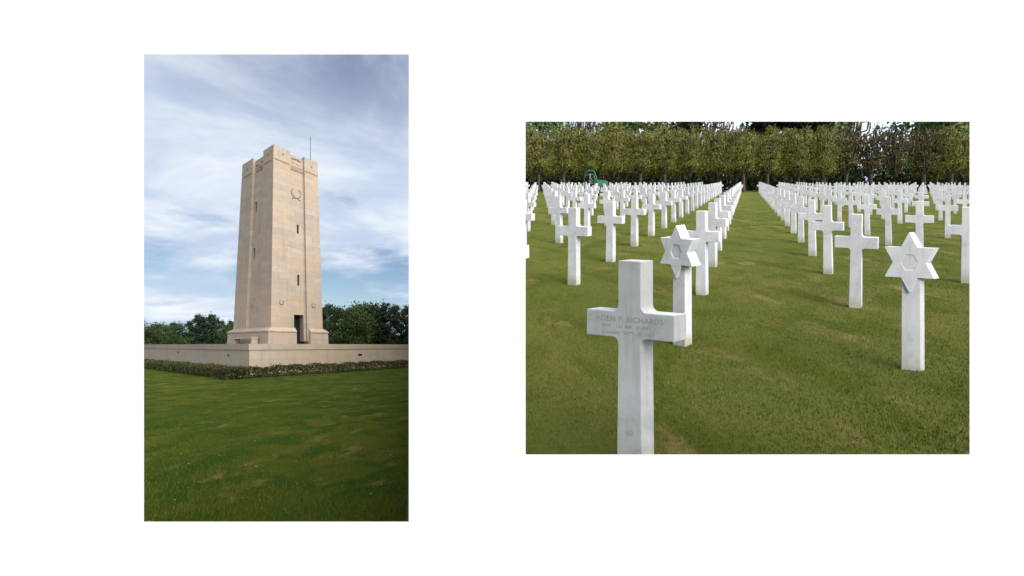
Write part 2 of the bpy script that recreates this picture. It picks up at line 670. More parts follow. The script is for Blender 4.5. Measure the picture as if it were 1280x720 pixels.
def zr(s, y, t=0.0, face='r'):
    """height seen at photo row y on face param"""
    z = 10.0
    for _ in range(12):
        p = T(s, 0, z) if face == 'r' else T(0, s, z)
        z = EYE + (HZ - y) / F * p.y
    return z


tower = empty('stone_tower', (b0.x, b0.y, BASE), 'tall square limestone tower with dark doorway and slit windows on the platform', 'tower')
TI = Matrix.Translation(-Vector(tower.location))


def tpart(name, bm, m, parent=tower):
    me = bm_mesh(name, bm)
    xform(me, TI)
    wall_uv(me)
    return obj(name, me, m, parent)


ZTOP = 22.8
ys_ = right_s(363, ZTOP), right_s(380.5, ZTOP)
yt_ = left_t(329, ZTOP), left_t(316, ZTOP)
TOPZ = zr(0, 180)
dS, dT = 0.030, 0.026        # depth of the bays as fractions
bm = bmesh.new()
bay_top = TOPZ - 0.30
# core = the four recessed bays
box(bm, dT * 2.0, 1 - dT * 2, dS, 1 - dS, BASE + 0.4, bay_top, T)
core = tpart('shaft', bm, M_stone)
cut = []


def cutter(pts):
    b = bmesh.new(); hexa(b, pts)
    me = bm_mesh('c', b); xform(me, TI)
    o = obj('c', me, None, None, tower.location)
    cut.append(o)


def slit_r(x0, x1, y0, y1, depth=0.12):
    zm = zr(0.6, (y0 + y1) / 2)
    a, b = right_s(x0, zm, dS), right_s(x1, zm, dS)
    z0, z1 = zr(b, y1), zr(a, y0)
    cutter([T(a, -0.1, z0), T(b, -0.1, z0), T(b, depth, z0), T(a, depth, z0), T(a, -0.1, z1), T(b, -0.1, z1), T(b, depth, z1), T(a, depth, z1)])
    return a, b, z0, z1


def slit_l(x0, x1, y0, y1, depth=0.2):
    zm = zr(0.5, (y0 + y1) / 2, face='l')
    a, b = left_t(x1, zm, dT * 2), left_t(x0, zm, dT * 2)
    z0, z1 = zr(b, y1, face='l'), zr(a, y0, face='l')
    cutter([T(-0.1, a, z0), T(depth, a, z0), T(depth, b, z0), T(-0.1, b, z0), T(-0.1, a, z1), T(depth, a, z1), T(depth, b, z1), T(-0.1, b, z1)])
    return a, b, z0, z1


bpy.context.view_layer.update()
slits = [('r', slit_r(371.0, 373.4, 280, 292)), ('r', slit_r(371.6, 374.2, 343, 357)),
         ('l', slit_l(318.6, 321.0, 251, 265)), ('l', slit_l(316.2, 318.7, 309, 324))]
dark_doorway = slit_r(367.6, 379.6, 393, 430.5, 0.30)
bpy.context.view_layer.update()
core.location = (0, 0, 0)
bpy.context.view_layer.update()
bool_cut(core, cut)
if not core.data.materials:
    core.data.materials.append(M_stone)

# dark panels standing in for the unlit inside of the openings
def in_r(name, a, b, z0, z1, depth, m):
    b_ = bmesh.new()
    box(b_, a - .004, b + .004, depth - 0.012, depth - 0.004, z0, z1, T)
    return tpart(name, b_, m)


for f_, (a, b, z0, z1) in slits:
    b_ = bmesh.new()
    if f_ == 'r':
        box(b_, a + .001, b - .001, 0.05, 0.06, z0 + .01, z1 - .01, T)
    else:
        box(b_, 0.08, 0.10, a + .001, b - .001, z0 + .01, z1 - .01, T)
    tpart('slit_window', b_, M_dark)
a, b, z0, z1 = dark_doorway
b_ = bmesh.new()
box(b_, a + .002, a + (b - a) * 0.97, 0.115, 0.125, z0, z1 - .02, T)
tpart('dark_doorway', b_, M_dark)  # dark panel for the doorway's unlit inside, no door leaf

# corner piers
bm = bmesh.new()
for (s0, s1) in ((0, ys_[0]), (ys_[1], 1)):
    for (q0, q1) in ((0, yt_[0]), (yt_[1], 1)):
        box(bm, s0, s1, q0, q1, BASE + 0.4, TOPZ, T)
tpart('corner_piers', bm, M_stone)
# pocked stone stars near the pier tops, frieze of small carving, carved panels in the bays
def patch_r(bm, x0, x1, y0, y1, out=0.003, th=0.004, zz=None):
    zm = zr(0.5, (y0 + y1) / 2)
    a, b = right_s(x0, zm), right_s(x1, zm)
    box(bm, a, b, -out, th - out, zr(b, y1), zr(a, y0), T)


def patch_l(bm, x0, x1, y0, y1, out=0.006, th=0.009):
    zm = zr(0.5, (y0 + y1) / 2, face='l')
    a, b = left_t(x1, zm), left_t(x0, zm)
    box(bm, -out, th - out, a, b, zr(b, y1, face='l'), zr(a, y0, face='l'), T)


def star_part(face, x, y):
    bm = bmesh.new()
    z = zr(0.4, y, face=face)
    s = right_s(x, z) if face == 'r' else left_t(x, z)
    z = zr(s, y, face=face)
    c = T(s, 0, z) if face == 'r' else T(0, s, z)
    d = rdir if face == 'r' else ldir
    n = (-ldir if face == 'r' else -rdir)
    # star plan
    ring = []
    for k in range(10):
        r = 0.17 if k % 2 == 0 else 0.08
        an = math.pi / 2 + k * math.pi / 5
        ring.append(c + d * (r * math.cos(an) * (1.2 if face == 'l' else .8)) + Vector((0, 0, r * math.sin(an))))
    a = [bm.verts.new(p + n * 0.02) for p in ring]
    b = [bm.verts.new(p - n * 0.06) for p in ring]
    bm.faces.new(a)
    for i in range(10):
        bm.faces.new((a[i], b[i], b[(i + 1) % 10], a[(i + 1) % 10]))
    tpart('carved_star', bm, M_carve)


for x, y in ((353.5, 192.8), (389.6, 209.0)): star_part('r', x, y)
for x, y in ((335.2, 193.8), (308.4, 212.3)): star_part('l', x, y)


def frieze(face, x0, x1, y0, y1, n, amp=1.6):
    """a carved scroll band following the pier"""
    bm = bmesh.new()
    P = []
    for i in range(n * 4 + 1):
        u = i / (n * 4)
        x, y = x0 + (x1 - x0) * u, y0 + (y1 - y0) * u + amp * 0.55 * math.sin(i * math.pi / 2)
        z = zr(0.5, y, face=face)
        q = right_s(x, z) if face == 'r' else left_t(x, z)
        z = zr(q, y, face=face)
        P.append(T(q, 0, z) if face == 'r' else T(0, q, z))
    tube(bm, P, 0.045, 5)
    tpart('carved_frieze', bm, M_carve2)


M_carve2 = plain('darker_carving', (0.29, 0.215, 0.155), 0.9)  # carved work in a darker tone than the tower stone
frieze('r', 343, 362, 197.5, 205.5, 11)
frieze('r', 381, 397.2, 213.5, 220.0, 9)
frieze('l', 340.5, 330, 199, 205.5, 7)
frieze('l', 315, 304, 216, 222, 7)


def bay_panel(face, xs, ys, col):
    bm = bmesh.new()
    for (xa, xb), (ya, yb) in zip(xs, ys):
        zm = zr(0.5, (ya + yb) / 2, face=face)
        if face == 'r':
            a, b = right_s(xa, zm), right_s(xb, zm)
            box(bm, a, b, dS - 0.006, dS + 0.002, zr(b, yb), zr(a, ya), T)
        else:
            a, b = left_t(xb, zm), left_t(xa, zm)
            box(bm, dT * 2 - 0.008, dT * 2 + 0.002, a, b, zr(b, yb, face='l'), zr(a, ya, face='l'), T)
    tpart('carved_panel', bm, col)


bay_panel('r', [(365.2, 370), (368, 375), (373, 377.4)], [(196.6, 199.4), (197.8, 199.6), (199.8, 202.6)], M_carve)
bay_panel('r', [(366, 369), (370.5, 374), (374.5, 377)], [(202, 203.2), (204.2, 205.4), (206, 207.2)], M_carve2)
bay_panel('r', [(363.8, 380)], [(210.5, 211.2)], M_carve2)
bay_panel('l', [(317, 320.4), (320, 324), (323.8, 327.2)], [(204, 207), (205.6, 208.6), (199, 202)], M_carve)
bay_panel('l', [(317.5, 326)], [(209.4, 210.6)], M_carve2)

# the wreath carved in the right face: a ring open at the top, with a crossbar foot
def wreath(face, x, y, ru, rz, foot=True, name='carved_wreath'):
    z = zr(0.5, y, face=face)
    s = right_s(x, z) if face == 'r' else left_t(x, z)
    z = zr(s, y, face=face)
    off = dS if (face == 'r' and foot) else 0.0
    c = (T(s, off, z) if face == 'r' else T(0, s, z))
    d = rdir if face == 'r' else ldir
    n = (-ldir if face == 'r' else -rdir)
    bm = bmesh.new()
    N = 22
    P = []
    for k in range(N + 1):
        an = math.pi / 2 + 0.55 + (2 * math.pi - 1.1) * k / N
        P.append(c + d * (ru * math.cos(an)) + Vector((0, 0, rz * math.sin(an))) + n * 0.02)
    tube(bm, P, [0.03 + 0.05 * math.sin(math.pi * i / N) for i in range(N + 1)], 6)
    if foot:
        for sg in (-1, 1):
            q = c - Vector((0, 0, rz * 1.05)) + n * 0.02
            tube(bm, [q, q + d * (sg * ru * 0.9) - Vector((0, 0, rz * .25)), q + d * (sg * ru * 0.75) - Vector((0, 0, rz * .5))], [.06, .05, .03], 6)
    tpart(name, bm, M_carve2)


wreath('r', 371.5, 240.5, 0.50, 0.58)
wreath('r', 352.0, 377.5, 0.20, 0.24, False, 'carved_medallion')
wreath('r', 392.0, 381.5, 0.20, 0.24, False, 'carved_medallion')
wreath('l', 314.3, 380.5, 0.34, 0.24, False, 'carved_medallion')

# base moulding and plinth (broken by the doorway)
def ring_box(bm, s0, s1, t0_, t1_, z0, z1, grow0, grow1):
    """box in tower space whose outward sides lean from grow0 (bottom) to grow1 (top), metres"""
    def P(s, t, z, g):
        p = T(s, t, z)
        gs = -g if s <= 0.001 else (g if s >= 0.999 else 0)
        gt = -g if t <= 0.001 else (g if t >= 0.999 else 0)
        return p + rdir * gs + ldir * gt
    pts = [P(s0, t0_, z0, grow0), P(s1, t0_, z0, grow0), P(s1, t1_, z0, grow0), P(s0, t1_, z0, grow0),
           P(s0, t0_, z1, grow1), P(s1, t0_, z1, grow1), P(s1, t1_, z1, grow1), P(s0, t1_, z1, grow1)]
    hexa(bm, pts)


zm0 = zr(0, 414.5)
zm1 = zr(0, 410.0)
da, db = dark_doorway[0], dark_doorway[1]
for name, lv in (('plinth', ((BASE - 0.02, zm0, 0.44, 0.42),)), ('base_moulding', ((zm0 + .003, zm0 + 0.13, 0.50, 0.50), (zm0 + 0.133, zm1, 0.44, 0.20), (zm1 + .003, zm1 + 0.12, 0.13, 0.06)))):
    bm = bmesh.new()
    for (z0, z1, g0, g1) in lv:
        ring_box(bm, 0, da - 0.01, 0, 1, z0, z1, g0, g1)
        ring_box(bm, db + 0.07, 1, 0, 1, z0, z1, g0, g1)
        ring_box(bm, da - 0.01 + .0005, db + 0.07 - .0005, 0.6, 1, z0, z1, g0, g1)
    tpart(name, bm, M_stone)
# door sill
bm = bmesh.new()
box(bm, da - 0.01, db + 0.068, -0.035, 0.12, BASE - .02, BASE + 0.06, T)
tpart('door_sill', bm, M_stone)
# lightning rod on the roof
bm = bmesh.new()
sR = 0.86
p = T(0.90, 0.30, TOPZ - 1.2)
pt = at(388.0, 174, p.y)
p.x = pt.x
tube(bm, [p, Vector((p.x, p.y, pt.z + .4)), Vector((p.x, p.y, pt.z))], [0.045, 0.04, 0.03], 6)
bmesh.ops.create_uvsphere(bm, u_segments=8, v_segments=6, radius=0.08, matrix=Matrix.Translation(pt))
tpart('lightning_rod', bm, M_metal)

# platform with its front walls
PC = at(311, 461, 20.0); PC.z = 0
LR, LL = 42.0, 34.0
plat = empty('stone_platform', PC, 'low pale limestone platform with a wide coping carrying the tall tower', 'platform')
PI_ = Matrix.Translation(-Vector(plat.location))


def PF(a, b, z):
    return PC + rdir * a + ldir * b + Vector((0, 0, z))


def ppart(name, bm, m, parent=plat):
    me = bm_mesh(name, bm); xform(me, PI_); wall_uv(me)
    return obj(name, me, m, parent)


bm = bmesh.new()
box(bm, 0.03, LR, 0.03, LL, -0.15, 1.36, PF)
ppart('wall', bm, M_stone2)
bm = bmesh.new()
box(bm, 0.0, LR + .03, 0.0, LL + .03, 1.363, BASE - 0.004, PF)
me = bm_mesh('coping', bm); xform(me, PI_); wall_uv(me)
obj('coping', me, M_stone, plat)
def drain(face, x, y):
    k = (x - 640) / F
    d = rdir if face == 'r' else ldir
    u = (k * PC.y - PC.x) / (d.x - k * d.y)
    c = PC + d * u
    z = EYE + (HZ - y) / F * c.y
    bm = bmesh.new()
    n = 0.03 - 0.004
    if face == 'r': box(bm, u - .16, u + .16, n, n + .01, z - .07, z + .07, PF); 
    else: box(bm, n, n + .01, u - .10, u + .10, z - .07, z + .07, PF)
    ppart('drain_hole', bm, M_dark)


drain('l', 222, 440.2); drain('l', 284.5, 444.2); drain('r', 450.5, 443.6)

# stone bench block against the left foot of the tower
bm = bmesh.new()
def bench_pt(x, out):
    o = Vector(b0) - rdir * out
    k = (x - 640) / F
    u = (k * o.y - o.x) / (ldir.x - k * ldir.y)
    return o + ldir * u


p1 = bench_pt(291.5, 1.25); p2 = bench_pt(314.5, 1.25)
bench = empty('stone_bench', (p2.x, p2.y, BASE), 'low stone bench with a slab top at the left foot of the tower', 'bench')
dv = (Vector((p1.x, p1.y, 0)) - Vector((p2.x, p2.y, 0))); ln = dv.length; dv.normalize()
nv = Vector((dv.y, -dv.x, 0))
if nv.y < 0: nv = -nv
def BF(a, b, z): return dv * a + nv * b + Vector((0, 0, z))
bm = bmesh.new(); box(bm, -0.05, ln + .05, -0.04, 0.62, 0.66, 0.86, BF)
obj('seat', wall_uv(bm_mesh('seat', bm)), M_stone, bench)
for a_ in ((0, 0.35), (ln - .35, ln)):
    bm = bmesh.new(); box(bm, a_[0], a_[1], 0.02, 0.58, -0.006, 0.657, BF)
    obj('support', wall_uv(bm_mesh('support', bm)), M_stone, bench)


# ------------------------------------------------------------------ foliage
def leaf_mesh(name, P, size, rg, flat=0.0):
    """P (n,3) leaf centres -> random small quads"""
    n = len(P)
    a = rg.normal(size=(n, 3)); a /= np.linalg.norm(a, axis=1, keepdims=True)
    b = rg.normal(size=(n, 3)); b -= a * np.sum(a * b, 1, keepdims=True); b /= np.linalg.norm(b, axis=1, keepdims=True)
    s = (size * rg.uniform(0.5, 1.35, n))[:, None]
    V = np.stack([P - a * s, P - b * s * 0.55 + a * s * .1, P + a * s, P + b * s * 0.6], 1).reshape(-1, 3)
    return np_mesh(name, V, np.arange(n * 4).reshape(-1, 4))


# the low hedge in front of the platform: one L-shaped planting
def hedge():
    rg = np.random.default_rng(11)
    k = empty('low_hedge', (PC.x - 0.8, PC.y - 1.6, 0), 'low ragged hedge of reddish green leaves along the platform wall', 'hedge')
    off = Matrix.Translation(-Vector(k.location))
    cor = at(283, 475, 17.1); cor.z = 0
    P, Q = [], []
    for d, L, inn in ((rdir, 30.0, ldir), (ldir, 26.0, rdir)):
        n = 30000
        u = rg.uniform(0, 1, n) ** 1.25 * L
        v = rg.uniform(0.0, 0.85, n)
        hump = 0.54 + 0.05 * np.sin(u * 2.3 + 1) * np.sin(u * 0.9) + 0.05 * np.sin(u * 6.1)
        z = hump * rg.uniform(0, 1, n) ** 0.55
        keep = (rg.uniform(0, 1, n) < 0.45 + 0.55 * (np.sin(u * 9 + v * 7) * np.sin(z * 14 + u * 4) > -0.35))
        # ragged shoots
        sh = rg.uniform(0, 1, n) < 0.03
        z = np.where(sh, z + rg.uniform(0, 0.14, n), z)
        X = cor.x + d.x * u + inn.x * v
        Y = cor.y + d.y * u + inn.y * v
        P.append(np.stack([X, Y, z], 1)[keep])
    P = np.concatenate(P)
    me = leaf_mesh('foliage', P, 0.045, rg); xform(me, off)
    obj('foliage', me, M_hedge, k)
    bm = bmesh.new()
    random.seed(4)
    for d, L, inn in ((rdir, 26.0, ldir), (ldir, 18.0, rdir)):
        for i in range(170):
            u = random.random() ** 1.2 * L
            c = Vector((cor.x, cor.y, 0)) + d * u + inn * random.uniform(0.03, 0.7)
            tube(bm, [c, c + Vector((random.uniform(-.08, .08), random.uniform(-.08, .08), random.uniform(.2, .42)))], [0.012, 0.006], 4)
    me = bm_mesh('stems', bm); xform(me, off)
    obj('stems', me, M_stem, k)['kind'] = 'stuff'


hedge()


def tree_meshes(kind, seed):
    """returns (trunk mesh, crown mesh); base at origin"""
    rg = np.random.default_rng(seed); rd = random.Random(seed)
    bm = bmesh.new(); P = []
    if kind == 'lime' or kind == 'bare':
        H = 6.3
        tube(bm, [(0, 0, -0.2), (rd.uniform(-.05, .05), 0, 0.9), (rd.uniform(-.08, .08), 0, 1.9)], [0.26, 0.19, 0.21], 8, False)
        for i in range(9 if kind == 'lime' else 12):
            an = i * 2.4 + rd.uniform(-.4, .4)
            rr = rd.uniform(0.5, 1.75)
            p = [Vector((0, 0, 1.75))]
            top = rd.uniform(5.3, H)
            n = 5
            for j in range(1, n + 1):
                f_ = j / n
                p.append(Vector((math.cos(an) * rr * f_ ** 0.7 + rd.uniform(-.14, .14), math.sin(an) * rr * .8 * f_ ** 0.7 + rd.uniform(-.14, .14), 1.75 + (top - 1.75) * f_)))
            tube(bm, p, [0.11, 0.085, 0.07, 0.06, 0.055, 0.09], 6)
            for j in range(1, n + 1):
                for q in range(3):
                    a2 = rd.uniform(0, 6.28); l2 = rd.uniform(.3, .75)
                    e1 = p[j] + Vector((math.cos(a2) * l2, math.sin(a2) * l2, rd.uniform(.0, .4)))
                    e2 = e1 + Vector((math.cos(a2) * .1, math.sin(a2) * .1, rd.uniform(.15, .45)))
                    e2.z = min(e2.z, H + rd.uniform(0, .25))
                    tube(bm, [p[j], e1, e2], [0.05, 0.04, 0.07], 5)
                    if j >= 3:
                        e3 = e2 + Vector((rd.uniform(-.12, .12), rd.uniform(-.12, .12), rd.uniform(.15, .5)))
                        e3.z = min(e3.z, H + .3)
                        tube(bm, [e2, e3], [0.04, 0.045], 4)
                    m_ = 60 if kind == 'lime' else 8
                    c = (e1 + e2) / 2
                    P.append(np.array(c) + rg.normal(size=(m_, 3)) * np.array([.20, .20, .20]))
        n = 1500 if kind == 'lime' else 250
        cx = rg.uniform(-1.9, 1.9, n); cy = rg.uniform(-1.6, 1.6, n); cz = rg.uniform(2.0, H - .2, n)
        P.append(np.stack([cx, cy, cz], 1))
        P = np.concatenate(P)
        # clipped box outline
        P = P[(np.abs(P[:, 0]) < 2.0) & (P[:, 2] < H + 0.22) & (P[:, 2] > 1.75 + 0.3 * np.sin(P[:, 0] * 4 + seed))]
        return bm_mesh('trunk', bm), leaf_mesh('crown', P, 0.062, rg)
    if kind == 'pine':
        H = 11.0
        tube(bm, [(0, 0, -.2), (.1, 0, 5), (0.05, .1, 10)], [0.2, 0.15, 0.05], 6)
        for i in range(26):
            z = 1.6 + (H - 2.0) * (i / 26) + rd.uniform(-.3, .3)
            an = rd.uniform(0, 6.28); R_ = (1.0 + 1.5 * math.sin(math.pi * min(1, (z - 0.5) / H) ** 0.8)) * rd.uniform(.6, 1.1)
            e = Vector((math.cos(an) * R_, math.sin(an) * R_, z + R_ * .3))
            tube(bm, [(0.05, 0, z), e], [0.06, 0.02], 4)
            for f_ in (.35, .7, 1.0):
                P.append(np.array([e.x * f_, e.y * f_, z + (e.z - z) * f_]) + rg.normal(size=(60, 3)) * np.array([.42, .42, .26]))
        P.append(np.array([0, 0, H - .6]) + rg.normal(size=(110, 3)) * np.array([.38, .38, .55]))
        return bm_mesh('trunk', bm), leaf_mesh('crown', np.concatenate(P), 0.20, rg)
    # broadleaf, rounded and loose
    H = 8.0
    tube(bm, [(0, 0, -.2), (.05, 0, 2.2), (.1, 0, 4.5)], [0.22, 0.16, 0.1], 6)
    for i in range(22):
        an = i * 2.4; z = 1.3 + (H - 1.9) * rd.random(); R_ = 2.3 * math.sin(math.pi * min(.97, (z - .6) / H)) ** .6 * rd.uniform(.5, 1)
        e = Vector((math.cos(an) * R_, math.sin(an) * R_, z))
        tube(bm, [(0.05, 0, max(1.2, z - 1.8)), e], [0.07, 0.02], 4)
        P.append(np.array(e) + rg.normal(size=(130, 3)) * np.array([.55, .55, .45]))
        P.append(np.array(e * .55 + Vector((0, 0, z * .45))) + rg.normal(size=(50, 3)) * .5)
    P.append(np.array([0, 0, H - 1]) + rg.normal(size=(150, 3)) * np.array([.6, .6, .5]))
    return bm_mesh('trunk', bm), leaf_mesh('crown', np.concatenate(P), 0.17, rg)


LIB = {}


def tree(name, kind, seed, loc, h, wf, rz, leafm, label, group):
    key = (kind, seed)
    if key not in LIB:
        LIB[key] = tree_meshes(kind, seed)
    tm, cm = LIB[key]
    HH = {'lime': 6.4, 'bare': 6.4, 'pine': 11.0, 'leafy': 8.0}[kind]
    k = (kind, seed, leafm.name)
    if k not in LIB:
        c2 = cm.copy(); c2.materials.clear(); c2.materials.append(leafm); LIB[k] = c2
    r = empty(name, loc, label, 'tree', group)
    s = h / HH
    r.scale = (s * wf, s * wf, s)
    r.rotation_euler = (0, 0, rz)
    obj('trunk', tm, M_bark, r)
    obj('crown', LIB[k], None, r)
    return r


ORD = ['first', 'second', 'third', 'fourth', 'fifth', 'sixth', 'seventh', 'eighth', 'ninth', 'tenth', 'eleventh', 'twelfth', 'thirteenth',
       'fourteenth', 'fifteenth', 'sixteenth', 'seventeenth', 'eighteenth', 'nineteenth', 'twentieth', 'twenty-first', 'twenty-second',
       'twenty-third', 'twenty-fourth', 'twenty-fifth', 'twenty-sixth', 'twenty-seventh', 'twenty-eighth', 'twenty-ninth', 'thirtieth']

rd = random.Random(8)
# trees beyond the platform: (photo column, top row, kind)
left_trees = [(176, 402, 'g'), (187, 406, 'g'), (197, 404, 'g'), (208, 407, 'g'), (217, 403, 'p'), (226, 404, 'g'), (236, 401, 'p'), (246, 394, 'p'), (255, 396, 'p'),
              (263, 394, 'p'), (272, 397, 'p'), (280, 404, 'g'), (287, 401, 'p'), (296, 400, 'p')]
right_trees = [(400, 384, 'p'), (409, 382, 'p'), (418, 383, 'p'), (427, 384, 'g'), (436, 385, 'p'), (446, 384, 'g'), (454, 380, 'g'), (463, 378, 'g'), (471, 384, 'p'),
               (479, 380, 'p'), (488, 384, 'p'), (496, 383, 'p'), (505, 386, 'p'), (513, 383, 'p'), (521, 388, 'p')]
for side, lst in (('left', left_trees), ('right', right_trees)):
    cnt = {'p': 0, 'g': 0}
    for i, (x, y, k) in enumerate(lst):
        Y = 78 + rd.uniform(-5, 5) + (4 if k == 'p' else -3)
        p = at(x, HZ, Y); h = EYE + (HZ - y) / F * Y
        cnt[k] += 1
        if k == 'p':
            tree('pine_tree', 'pine', 20 + i % 4, (p.x, Y, 0), h, 0.78, rd.uniform(0, 6), M_pine,
                 'dark pine %s of the tower, %s pine from the left there' % (side, ORD[cnt[k] - 1]), 'dark pines beyond the platform')
        else:
            tree('green_tree', 'leafy', 30 + i % 4, (p.x, Y, 0), h, 0.9, rd.uniform(0, 6), M_birch,
                 'light green leafy tree %s of the tower, %s such tree from the left there' % (side, ORD[cnt[k] - 1]), 'light green trees beyond the platform')
# undergrowth of the wood
rg = np.random.default_rng(3)
n = 26000
a_ = np.concatenate([rg.uniform(-1.12, -0.70, n // 2), rg.uniform(-0.56, -0.22, n // 2)])
Yw = rg.uniform(84, 92, n)
Hh = 3.9 + 1.3 * np.sin(a_ * 60) * np.sin(a_ * 23 + 1)
P = np.stack([a_ * Yw, Yw, Hh * rg.uniform(0, 1, n) ** 0.8], 1)
tag(obj('woodland_undergrowth', leaf_mesh('undergrowth', P, 0.32, rg), M_pine), 'dense dark undergrowth of the wood behind the platform', 'undergrowth', kind='stuff')

# ------------------------------------------------------------------ the cemetery
KD = 0.60                    # depth scale of the hillside rows
DRIFT = 293.0 / F            # the rows run off to the right as they climb
TH = R(18.5)


def place(Xp, Y):
    return Vector((Xp + DRIFT * Y, Y, (EYE - HR) + SL * Y))


# headstones stand true to the slope and to the run of the rows
AM = Matrix(((1, DRIFT * KD, 0, 0), (0, KD, 0, 0), (0, SL * KD, 1, 0), (0, 0, 0, 1)))
AMR = AM @ Matrix.Rotation(-TH, 4, 'Z')


def cross_outline(w=0.50, sw=0.128, arm0=0.683, arm1=0.815, H=1.075, r=0.035, flare=0.009):
    hs, hw = sw / 2, w / 2
    pts = [(-hs - flare, -0.15), (hs + flare, -0.15)]

    def fillet(cx, cz, a0, a1, n=5):
        return [(cx + r * math.cos(a0 + (a1 - a0) * i / n), cz + r * math.sin(a0 + (a1 - a0) * i / n)) for i in range(n + 1)]
    pts += fillet(hs + r, arm0 - r, math.pi, math.pi / 2)
    pts += [(hw, arm0), (hw, arm1)]
    pts += fillet(hs + r, arm1 + r, -math.pi / 2, -math.pi)
    pts += [(hs, H), (-hs, H)]
    pts += fillet(-hs - r, arm1 + r, 0, -math.pi / 2)
    pts += [(-hw, arm1), (-hw, arm0)]
    pts += fillet(-hs - r, arm0 - r, math.pi / 2, 0)
    return pts


def bevel_all(bm, w=0.003):
    es = [e for e in bm.edges if len(e.link_faces) == 2 and e.calc_face_angle(0) > 0.9]
    bmesh.ops.bevel(bm, geom=es, offset=w, segments=1, affect='EDGES')


DEP = 0.105
bm = bmesh.new()
prism(bm, cross_outline(), -DEP / 2, DEP / 2)
bmesh.ops.recalc_face_normals(bm, faces=bm.faces)
bevel_all(bm)
cross_me = bm_mesh('marble_cross', bm)


def turned(dx, dy, depth):
    M = AMR.copy()
    for i_, v_ in enumerate((dx, dy, dy * SL)):
        M[i_][1] = v_ / depth
    return M


AMN = turned(0.077, 0.030, DEP)
near_me = xform(cross_me.copy(), AMN); near_me.materials.append(M_marble)
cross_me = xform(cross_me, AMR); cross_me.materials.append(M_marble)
AMS = turned(0.060, 0.018, 0.12)


def star_outline(R_=0.232):
    pts = []
    for k in range(12):
        r = R_ if k % 2 == 0 else R_ / math.sqrt(3)
        an = math.pi / 2 - k * math.pi / 6
        pts.append((r * math.cos(an), 0.845 + r * math.sin(an)))
    return pts


bm = bmesh.new()
fa = prism(bm, star_outline(), -0.085, 0.035)
bmesh.ops.recalc_face_normals(bm, faces=bm.faces)
# sunk hexagon in the middle of the star
hexv = []
rh = 0.073
ring = [bm.verts.new((rh * math.cos(k * math.pi / 3), -0.085, 0.845 + rh * math.sin(k * math.pi / 3))) for k in range(6)]
low = [bm.verts.new((rh * .86 * math.cos(k * math.pi / 3), -0.077, 0.845 + rh * .86 * math.sin(k * math.pi / 3))) for k in range(6)]
outer = list(fa.verts)
bmesh.ops.delete(bm, geom=[fa], context='FACES_ONLY')
# fill between the star outline and the hexagon
n = 12
inner_idx = {}
so = sorted(outer, key=lambda v: math.atan2(v.co.z - 0.845, v.co.x))
sr = sorted(ring, key=lambda v: math.atan2(v.co.z - 0.845, v.co.x))
def ang(v): return math.atan2(v.co.z - 0.845, v.co.x)
notch = [v for v in so if math.hypot(v.co.x, v.co.z - 0.845) < 0.18]
tips = [v for v in so if v not in notch]
for i in range(6):
    a1, a2 = notch[i], notch[(i + 1) % 6]
    tip = min(tips, key=lambda v: (v.co - (a1.co + a2.co)).length if False else ((v.co.x - (a1.co.x + a2.co.x)) ** 2 + (v.co.z - .845 - (a1.co.z + a2.co.z - 1.69)) ** 2))
    bm.faces.new((a1, tip, a2))
    r1 = min(ring, key=lambda v: (v.co - a1.co).length); r2 = min(ring, key=lambda v: (v.co - a2.co).length)
    bm.faces.new((a1, a2, r2, r1))
for k in range(6):
    bm.faces.new((ring[k], ring[(k + 1) % 6], low[(k + 1) % 6], low[k]))
bm.faces.new(low)
star_me = xform(bm_mesh('star', bm), AMS @ Matrix.Diagonal((.92, 1, 1, 1))); star_me.materials.append(M_marble)
bm = bmesh.new()
prism(bm, [(-0.088, -0.15), (0.088, -0.15), (0.083, 0.86), (-0.083, 0.86)], -0.045, 0.055)
bmesh.ops.recalc_face_normals(bm, faces=bm.faces)
bevel_all(bm)
shaft_me = xform(bm_mesh('shaft', bm), AMS @ Matrix.Diagonal((.82, 1, 1, 1))); shaft_me.materials.append(M_marble)

